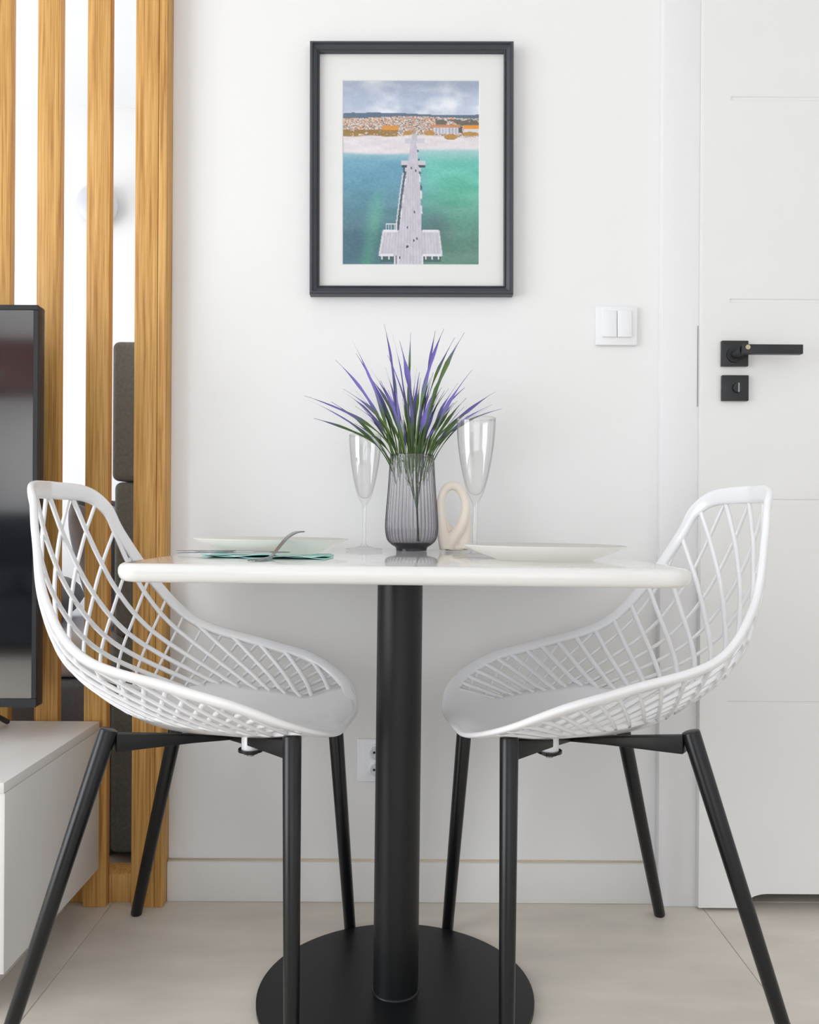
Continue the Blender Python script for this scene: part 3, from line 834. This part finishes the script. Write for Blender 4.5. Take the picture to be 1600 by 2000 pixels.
def make_chair(name, label):
    t = tag(empty(name), label, 'chair', 'white lattice shell chairs at the table')
    # rim
    fr, hw, ht = [], [], []
    ids = np.concatenate([np.linspace(0, NI, 90)])
    path = [(i, 1) for i in ids] + [(i, -1) for i in ids[::-1][1:-1]]
    P = [Vector((rim_f(i)[0], rim_f(i)[1] * s, rim_f(i)[2])) for i, s in path]
    n = len(P)
    for k, (i, s) in enumerate(path):
        tg = (P[(k + 1) % n] - P[k - 1]).normalized()
        wb = min(1, max(0, (3.2 - i) / 2.0)); wf = min(1, max(0, (i - 7.4) / 1.6))
        c = surf(i, s * .8) * (1 - wb) * (1 - wf) + surf(3.2, s * .5) * wb + surf(7.6, s * .45) * wf
        inw = (c - P[k]); inw = (inw - tg * inw.dot(tg)).normalized()
        nn = tg.cross(inw).normalized()
        wdt = float(np.interp(i, [0, 1, 2.5, 4, 5.5, 7, 8.5, 10], [.0155, .0145, .0105, .0095, .0095, .0105, .013, .013]))
        fr.append((P[k] + inw * wdt * .6, inw, nn)); hw.append(wdt); ht.append(float(np.interp(i, [0, 7, 8.6, 10], [.0062, .0060, .0048, .0046])))
    bm = bmesh.new(); sweep(bm, fr, hw, ht, closed=True)
    o = obj('rim', bm, 'plastic', t, smooth=True)
    sd = o.modifiers.new('smooth', 'SUBSURF'); sd.levels = 1; sd.render_levels = 1
    # seat plate
    bm = bmesh.new()
    rows = []
    NS = 20
    for i in np.linspace(5.56, NI - .05, 44):
        lim = seat_lim(i)
        rows.append([bm.verts.new(surf(i, lim * (-1 + 2 * k / NS) * .985)) for k in range(NS + 1)])
    for a, b_ in zip(rows, rows[1:]):
        for k in range(NS): bm.faces.new((a[k], a[k + 1], b_[k + 1], b_[k]))
    o = obj('seat', bm, 'plastic', t, smooth=True)
    so_ = o.modifiers.new('thickness', 'SOLIDIFY'); so_.thickness = .008; so_.offset = 0
    # lattice bars
    for sign, half, off_n, st in ((1, .0040, .0015, .0), (-1, .0024, -.0022, .0)):
        for seg in lattice_segments(sign, 9.6, st):
            pts = [p + q * off_n for p, q in seg]
            if sum((a - b_).length for a, b_ in zip(pts, pts[1:])) < .016: continue
            fr = []
            for k, (p, q) in enumerate(seg):
                tg = (pts[min(k + 1, len(pts) - 1)] - pts[max(k - 1, 0)]).normalized()
                nn = (q - tg * q.dot(tg)).normalized()
                fr.append((pts[k], tg.cross(nn), nn))
            bm = bmesh.new(); sweep(bm, fr, half, .0028)
            obj('lattice_bar', bm, 'plastic', t, smooth=True)
    # legs, arms, bolts
    tops = [(-.140, .143), (-.140, -.143), (.138, .140), (.138, -.140)]
    feet = [(-.262, .213), (-.262, -.213), (.158, .208), (.158, -.208)]
    for (tx, ty), (fx, fy) in zip(tops, feet):
        bm = bmesh.new(); cyl_between(bm, (fx, fy, 0.0005), (tx, ty, .449), .0105, .0138, 24, rnd=.003)
        obj('leg', bm, 'blackleg', t, smooth=True, auto=True)
        d = Vector((tx, ty, 0)); ln = d.length; d.normalize(); s = Vector((-d.y, d.x, 0))
        bm = bmesh.new()
        fr = [(Vector((0, 0, .403 + .034 * q)) + d * (ln * q), s, Vector((0, 0, 1))) for q in (0, .35, .96)]
        rr = []
        for (p, sv, nv), hh, lo in zip(fr, (.010, .011, .010), (.006, .012, .027)):
            rr.append([bm.verts.new(p + sv * a * hh + nv * b_) for a, b_ in ((1, .006), (-1, .006), (-1, .006 - lo), (1, .006 - lo))])
        for a, b_ in zip(rr, rr[1:]):
            for k in range(4): bm.faces.new((a[k], a[(k + 1) % 4], b_[(k + 1) % 4], b_[k]))
        bm.faces.new(rr[0][::-1]); bm.faces.new(rr[-1])
        arm = obj('frame_arm', bm, 'black', t, smooth=True, bevel=.0015, auto=True)
        if tx < 0: continue
        c = d * (ln * .34)
        bm = bmesh.new(); lathe(bm, [(0, .4250), (.0125, .4250), (.0145, .421), (.0145, .4015), (0, .4015)], 24, c.x, c.y); obj('spacer', bm, 'plastic', t, smooth=True, auto=True)
        bm = bmesh.new(); lathe(bm, [(0, .4015), (.0195, .4015), (.0195, .3975), (.012, .396), (.012, .394), (0, .394)], 28, c.x, c.y); ws = obj('washer', bm, 'blackleg', t, smooth=True, auto=True)
        bm = bmesh.new(); lathe(bm, [(0, .3945), (.006, .3945), (.006, .3905), (.0035, .3895), (0, .3892)], 12, c.x, c.y); obj('bolt', bm, 'steel', ws, smooth=True, auto=True)
    return t

def copy_tree(o, parent=None):
    c = o.copy(); COL.objects.link(c); c.parent = parent
    for ch in list(o.children): copy_tree(ch, c)
    return c
ch1 = make_chair('shell_chair', 'white lattice shell chair on the left beside the television')
ch2 = copy_tree(ch1); ch2['label'] = 'white lattice shell chair on the right in front of the door'
ch1.location = (-.2881, 1.3723 - CAM_D, 0); ch1.rotation_euler = (0, 0, -.1232)
ch2.location = (.2618, 1.3750 - CAM_D, 0); ch2.rotation_euler = (0, 0, math.pi + .1497)

# ================================================================== THINGS ON THE TABLE
def plate(x, D, r, label, hgt=.0215, dz=0.0):
    bm = bmesh.new()
    k = r / .12
    lathe(bm, [(0, .004), (.062 * k, .004), (.070 * k, .005), (.098 * k, hgt * .62), (.1195 * k, hgt), (.120 * k, hgt - .0004), (.1195 * k, hgt - .0016), (.098 * k, hgt * .62 - .0035), (.078 * k, .003), (.070 * k, 0), (.064 * k, 0), (.062 * k, .0015), (0, .0015)], 96)
    o = obj('dinner_plate', bm, 'porcelain', None, smooth=True)
    o.location = (x, D - CAM_D, tz(x) + .0003 + dz); o.rotation_euler = (0, TILT * 1.0, 0)
    return tag(o, label, 'plate', 'plates on the table')
plate(-.2165, 1.318, .1205, 'white plate on the left, on a mint napkin', .0235, .0022)
plate(.2000, 1.252, .1205, 'white plate on the right of the table', .0220)

def flute(x, D, label):
    prof_o = [(0, .0012), (.0335, .0008), (.0344, .0014), (.0335, .0026), (.018, .0042), (.0075, .0068), (.0042, .012), (.0035, .022), (.0034, .060), (.0036, .078), (.0050, .085), (.0088, .0925), (.0140, .104), (.0190, .122), (.0236, .145), (.0272, .168), (.0295, .192), (.0306, .2165)]
    prof_i = [(.0298, .2172), (.0286, .192), (.0263, .168), (.0226, .145), (.0178, .122), (.0126, .106), (.007, .0985), (0, .0962)]
    root = tag(empty('champagne_flute', (x, D - CAM_D, tz(x) + .0003)), label, 'glass', 'champagne flutes on the table')
    root.rotation_euler = (0, TILT, 0)
    sm = lambda P: [tuple(p) for p in catmull(P, len(P) * 3)]
    bm = bmesh.new(); lathe(bm, sm(prof_o[9:]) + sm(prof_i), 56); obj('bowl', bm, 'glass', root, smooth=True)
    bm = bmesh.new(); lathe(bm, sm(prof_o[6:10]), 24); obj('stem', bm, 'glass', root, smooth=True)
    bm = bmesh.new(); lathe(bm, prof_o[:7], 56); obj('foot', bm, 'glass', root, smooth=True)
    return root
flute(-.0855, 1.585, 'clear champagne flute left of the vase')
flute(.1020, 1.310, 'clear champagne flute right of the vase, nearer the viewer')

# vase
VX, VY = .004, 1.567 - CAM_D
vase = tag(empty('vase', (VX, VY, tz(VX) + .0003)), 'smoky grey ribbed glass vase in the middle of the table', 'vase')
vp = catmull([(.0285, .0), (.0300, .006), (.0375, .0115), (.0452, .021), (.0483, .036), (.0486, .052), (.0470, .078), (.0443, .110), (.0420, .145), (.0405, .1765)], 46)
NR = 38
def rib(a, z):
    k = min(1, max(0, (z - .006) / .01)) * min(1, max(0, (.174 - z) / .008))
    return 1 + .055 * k * (abs(math.sin(math.pi * NR * a)) ** .8 - .6)
bm = bmesh.new(); lathe(bm, [tuple(p) for p in vp], NR * 8, rfun=rib)
obj('body', bm, 'smoke', vase, smooth=True)
bm = bmesh.new(); lathe(bm, [(0, .0), (.0282, 0), (.0292, .0055), (.036, .0115), (.038, .0135), (.030, .0150), (0, .0155)], 64); obj('thick_base', bm, 'smokebase', vase, smooth=True)
bm = bmesh.new(); lathe(bm, [(.0400, .1755), (.0409, .1763), (.0413, .1775), (.0405, .1785), (.0397, .1775), (.0400, .1755)], 96); obj('lip', bm, 'smoke', vase, smooth=True)

# plant
plant = tag(empty('artificial_plant', (VX, VY, tz(VX) + .017)), 'artificial grass bouquet with purple tips standing in the vase', 'plant')
pz = tz(VX) + .017
def c5(cx, cy):   # measured tip positions turned to metres around the vase
    return ((cx / 3.478 + 560 - 800) / 1045 - VX, .76 - (cy / 3.478 + 620 - 1018) / 1045 - pz)
rp = random.Random(11)
# stems inside the vase
forks = []
def stem(pts, r0, r1):
    bm = bmesh.new(); C = catmull(pts, 14); tube(bm, C, list(np.linspace(r0, r1, len(C))), 7)
    obj('stem', bm, 'stem', plant, smooth=True)
sx0, sz0 = c5(895, 1515)
fx, fz = c5(885, 1300)
stem([(sx0, .0, .0005), (sx0 - .001, 0, .03), (fx, 0, fz)], .0022, .0019)
for (tx, ty, dy) in ((815, 940, -.012), (870, 930, -.02), (900, 920, .015), (930, 940, -.008), (795, 1000, .018)):
    x, z = c5(tx, ty)
    stem([(fx, 0, fz), (fx + (x - fx) * .35, dy * .3, fz + (z - fz) * .38), (x, dy, z)], .0016, .0011)
    for q in range(5):
        t_ = rp.uniform(.3, .95)
        forks.append((fx + (x - fx) * t_, dy * t_, fz + (z - fz) * t_))
def blade(base, tip, width, bow, pstart, seed, hang=0.0):
    r = random.Random(seed)
    b_, t_ = Vector(base), Vector(tip)
    d = t_ - b_; L = d.length
    ctrl = b_ + d * .45 + Vector((-d.x * .32, -d.y * .25, .10 * L + bow * L))
    n = 16
    pts = []
    for k in range(n + 1):
        t = k / n
        pts.append(b_ * (1 - t) ** 2 + ctrl * 2 * t * (1 - t) + t_ * t * t)
    tw0, tw1 = r.uniform(-.7, .7), r.uniform(-3.2, 3.2)
    ph = r.uniform(0, 6)
    bm = bmesh.new(); rows = []; cols = []
    g0, g1 = lin((46, 70, 44)), lin((100, 126, 62)); p0, p1 = lin((120, 108, 186)), lin((84, 78, 126))
    gm = r.uniform(.2, .9)
    for k, p in enumerate(pts):
        t = k / n
        tg = (pts[min(k + 1, n)] - pts[max(k - 1, 0)]).normalized()
        view = Vector((0, -1, 0.1)); s = tg.cross(view).normalized(); nn = s.cross(tg)
        a = tw0 + tw1 * t
        sd = s * math.cos(a) + nn * math.sin(a); nv = sd.cross(tg)
        wv = width * (.26 + .74 * math.exp(-((t - .64) / .25) ** 2)) * (1 + .35 * math.sin(t * 19 + ph)) * min(1, (1 - t) / .26) ** .9
        wv = max(wv, .0003)
        rows.append([bm.verts.new(p + sd * wv + nv * wv * .35), bm.verts.new(p), bm.verts.new(p - sd * wv + nv * wv * .35)])
        g = [x * (1 - gm) + y * gm for x, y in zip(g0, g1)]
        m_ = min(1, max(0, (t - pstart) / .22)); e_ = min(1, max(0, (t - .82) / .18))
        c = [x * (1 - m_) + y * m_ for x, y in zip(g, p0)]; c = [x * (1 - e_) + y * e_ for x, y in zip(c, p1)]
        cols += [c, [v * 1.1 for v in c], c]
    for a, c in zip(rows, rows[1:]):
        for k in range(2): bm.faces.new((a[k], a[k + 1], c[k + 1], c[k]))
    me = bpy.data.meshes.new('blade'); bm.to_mesh(me); bm.free()
    ca = me.color_attributes.new('Col', 'FLOAT_COLOR', 'POINT')
    ca.data.foreach_set('color', np.array([(*c, 1) for c in cols], np.float32).ravel())
    link('blade', me, M['blade'], plant, smooth=True)
TIPS = [(660, 85, .5), (715, 125, .45), (762, 190, .5), (835, 135, .8), (1000, 110, .6), (1050, 140, .45), (1130, 155, .75), (1185, 155, .8), (450, 195, .5), (465, 250, .5), (325, 290, .45),
        (390, 535, .45), (140, 567, .55), (170, 600, .6), (205, 715, .85), (565, 355, .7), (590, 440, .8), (685, 295, .4), (670, 380, .45), (800, 370, .4), (880, 330, .4), (897, 370, .4), (1245, 380, .5),
        (1205, 475, .55), (1160, 440, .5), (1395, 530, .6), (1460, 615, .75), (985, 550, .4), (1140, 570, .45), (1180, 600, .7), (940, 400, .45), (1085, 355, .8), (560, 420, .7), (640, 470, .5), (780, 480, .5), (730, 440, .4)]
for k, (cx, cy, ps) in enumerate(TIPS):
    x, z = c5(cx, cy)
    dy = rp.uniform(-.075, .055) * (1.0 if abs(x) < .12 else .7)
    if x < -.08 and z < .30: dy = rp.uniform(-.075, -.045)
    bx_ = x * .22 + rp.uniform(-.012, .012); bx_ = max(-.032, min(.032, bx_))
    bz = .146 + rp.uniform(-.035, .012)
    blade((bx_, max(-.03, min(.03, dy * .3)), bz), (x, dy, z), rp.uniform(.0030, .0042), rp.uniform(-.03, .05), ps - .05, 100 + k)
for k in range(58):   # shorter blades filling the middle of the bouquet
    a = max(-.85, min(.85, rp.gauss(0, .5))); L = rp.uniform(.07, .165)
    bx_ = max(-.03, min(.03, a * .035)); by = rp.uniform(-.024, .024)
    tip = (bx_ + math.sin(a) * L, by + rp.uniform(-.05, .035), .152 + math.cos(a) * L)
    blade((bx_, by, .152 + rp.uniform(-.05, .005)), tip, rp.uniform(.0020, .0034), rp.uniform(-.03, .04), rp.choice([.4, .5, .6, .9, 1.1, 1.2]), 300 + k)
for k, p in enumerate(forks):
    L = rp.uniform(.02, .045); a = rp.uniform(-.7, .7)
    x1 = max(-.034, min(.034, p[0] + math.sin(a) * L)); y1 = max(-.03, min(.03, p[1] + rp.uniform(-.012, .012)))
    blade(p, (x1, y1, p[2] + math.cos(a) * L), .0016, .0, 1.5, 500 + k)

# twisted ceramic loop
KX, KY = .0835, 1.585 - CAM_D
bm = bmesh.new()
def kp(cx, cy, dy=0): return Vector(((cx - 1128) / 3.478 / 1045, dy, (1583 - cy) / 3.478 / 1045))
def ktube(pts, rr):
    C = catmull([tuple(p) for p in pts], 34); tube(bm, C, list(np.interp(np.linspace(0, 1, 34), np.linspace(0, 1, len(rr)), rr)), 16)
ktube([kp(1072, 1572, -.004), kp(1052, 1470, -.007), kp(1040, 1350, -.006), kp(1040, 1240, -.002), kp(1068, 1165, .002), kp(1118, 1138, .004), kp(1172, 1165, .004), kp(1206, 1245, .002), kp(1205, 1340, -.003), kp(1170, 1430, -.007), kp(1120, 1500, -.007), kp(1090, 1570, -.004)],
      [.0115, .0105, .0085, .0078, .0082, .0088, .0085, .0082, .0090, .0105, .012, .0115])
ktube([kp(1050, 1360, .004), kp(1085, 1430, .006), kp(1140, 1480, .006), kp(1190, 1530, .002), kp(1185, 1572, 0)], [.006, .009, .0115, .0125, .0115])
ktube([kp(1212, 1300, .004), kp(1216, 1420, .004), kp(1205, 1500, .002), kp(1190, 1572, 0)], [.006, .0095, .011, .0115])
ktube([kp(1068, 1562, 0), kp(1128, 1560, 0), kp(1192, 1562, 0)], [.0085, .0095, .0085])
for v in bm.verts:
    if v.co.z < 0: v.co.z = 0
kn_ = obj('twisted_loop_ornament', bm, 'cream', None, smooth=True)
kn_.location = (KX, KY, tz(KX) + .0008)
rm = kn_.modifiers.new('merge', 'REMESH'); rm.mode = 'VOXEL'; rm.voxel_size = .0014; rm.use_smooth_shade = True
sm_ = kn_.modifiers.new('soften', 'SMOOTH'); sm_.iterations = 8; sm_.factor = .6
tag(kn_, 'cream ceramic twisted loop ornament between vase and right flute', 'ornament')

# napkin, folded with rippled edge
bm = bmesh.new()
NXn, NYn = 44, 20
zt = tz(-.21)
def nz(a, b_, lay): return .0011 + lay * .0016 + .0010 * (1 + math.sin(a * 9 + lay * 2 + b_ * 2)) * (1 - b_) ** 3
for lay in range(2):
    g = []
    for j in range(NYn + 1):
        row = []
        for i in range(NXn + 1):
            a, b_ = i / NXn, j / NYn
            x = -.090 + .180 * a + .004 * math.sin(b_ * 5) - lay * .004; y = -.055 + .15 * b_ + .0035 * math.sin(a * 7 + lay * 1.3) + lay * .003 - .010 * a
            fr_ = max(0, 1 - b_ * 2.2)
            row.append(bm.verts.new((x, y, .0011 + lay * .0014 + fr_ ** 2 * .0022 * (1 + math.sin(a * 11 + lay * 2.0)))))
        g.append(row)
    for j in range(NYn):
        for i in range(NXn): bm.faces.new((g[j][i], g[j][i + 1], g[j + 1][i + 1], g[j + 1][i]))
nk = obj('napkin', bm, 'napkin', None, smooth=True)
nk.location = (-.205, 1.235 - CAM_D, zt); nk.rotation_euler = (0, TILT, 0)
sl = nk.modifiers.new('thickness', 'SOLIDIFY'); sl.thickness = .0008; sl.offset = -1
tag(nk, 'mint green cloth napkin under the left plate', 'napkin')

# cutlery
def flat_sweep(pts, hw, ht, name, parent=None):
    C = [Vector(p) for p in catmull(pts, 30)]
    W = np.interp(np.linspace(0, 1, 30), np.linspace(0, 1, len(hw)), hw)
    fr = []
    for k, p in enumerate(C):
        tg = (C[min(k + 1, 29)] - C[max(k - 1, 0)]).normalized(); s = tg.cross(Vector((0, 0, 1))).normalized()
        fr.append((p, s, s.cross(tg)))
    bm = bmesh.new(); sweep(bm, fr, list(W), ht)
    return obj(name, bm, 'steel', parent, smooth=True, auto=True)
kx, ky = -.345, 1.255 - CAM_D
knife = tag(empty('table_knife', (kx, ky, tz(kx))), 'steel knife lying across the mint napkin edge', 'knife')
flat_sweep([(0, 0, .0056), (.03, -.006, .0062), (.07, -.016, .0068), (.088, -.020, .0072)], [.0055, .0065, .0055, .0045], .0018, 'handle', knife)
flat_sweep([(.0885, -.0202, .0072), (.12, -.029, .0074), (.15, -.038, .0074), (.172, -.045, .0074)], [.005, .0085, .0085, .002], .0008, 'blade', knife)
fx0, fy0 = -.188, 1.163 - CAM_D
fork = tag(empty('table_fork', (fx0, fy0, tz(fx0))), 'steel fork leaning on the rim of the left plate', 'fork')
flat_sweep([(-.003, -.012, .0035), (0, 0, .0075), (.007, .018, .0195), (.014, .037, .0300), (.021, .068, .0365), (.026, .098, .0375)], [.0028, .0026, .0028, .0034, .0046, .0050], .0011, 'handle', fork)
flat_sweep([(-.003, -.012, .0035), (-.005, -.022, .0025), (-.007, -.032, .0022)], [.0030, .0085, .0098], .0008, 'head', fork)
dv = Vector((-.002, -.010, 0)).normalized(); sv = Vector((dv.y, -dv.x, 0))
for q in (-.0075, -.0025, .0025, .0075):
    a = Vector((-.007, -.032, .0022)) + sv * q
    flat_sweep([tuple(a), tuple(a + dv * .02 + Vector((0, 0, .0004))), tuple(a + dv * .040 + Vector((0, 0, -.0005)))], [.0013, .0012, .0005], .0007, 'tine', fork)

# ================================================================== SOFA BEHIND THE VIEWER (unseen, added to give the television its dark lower reflection)
sf = tag(empty('sofa', (-2.1, -3.7, 0)), 'dark sofa added for the dark reflection low in the television screen', 'sofa')
for nm, a, bv in (('base', (-.95, .95, -.40, .42, .08, .34), .03), ('backrest', (-.95, .95, -.44, -.22, .34, .80), .06), ('armrest', (-.99, -.80, -.40, .42, .20, .62), .05), ('armrest', (.80, .99, -.40, .42, .20, .62), .05),
                  ('seat_cushion', (-.795, -.005, -.215, .43, .345, .48), .04), ('seat_cushion', (.005, .795, -.215, .43, .345, .48), .04)):
    boxo(nm, *a, 'sofa', sf, bevel=bv, seg=4)
for x in (-.85, .85):
    for y in (-.33, .35): boxo('leg', x - .025, x + .025, y - .025, y + .025, 0, .08, 'black', sf)

wc = tag(empty('reflection_cabinet', (-2.55, YR, 1.55)), 'dark red wooden wall cabinet added for the reflection high in the television screen', 'cabinet')  # out of view, added so the screen top reflects something dark red
boxo('body', -.5, .5, 0, .32, 0, .32, 'cabinetwood', wc, bevel=.003)
for x in (-.495, .005):
    dd = boxo('door', x, x + .49, .32, .338, .005, .315, 'cabinetwood', wc, bevel=.002)
    boxo('knob', x + (.44 if x < 0 else .03), x + (.46 if x < 0 else .05), .338, .36, .08, .10, 'steel', dd)
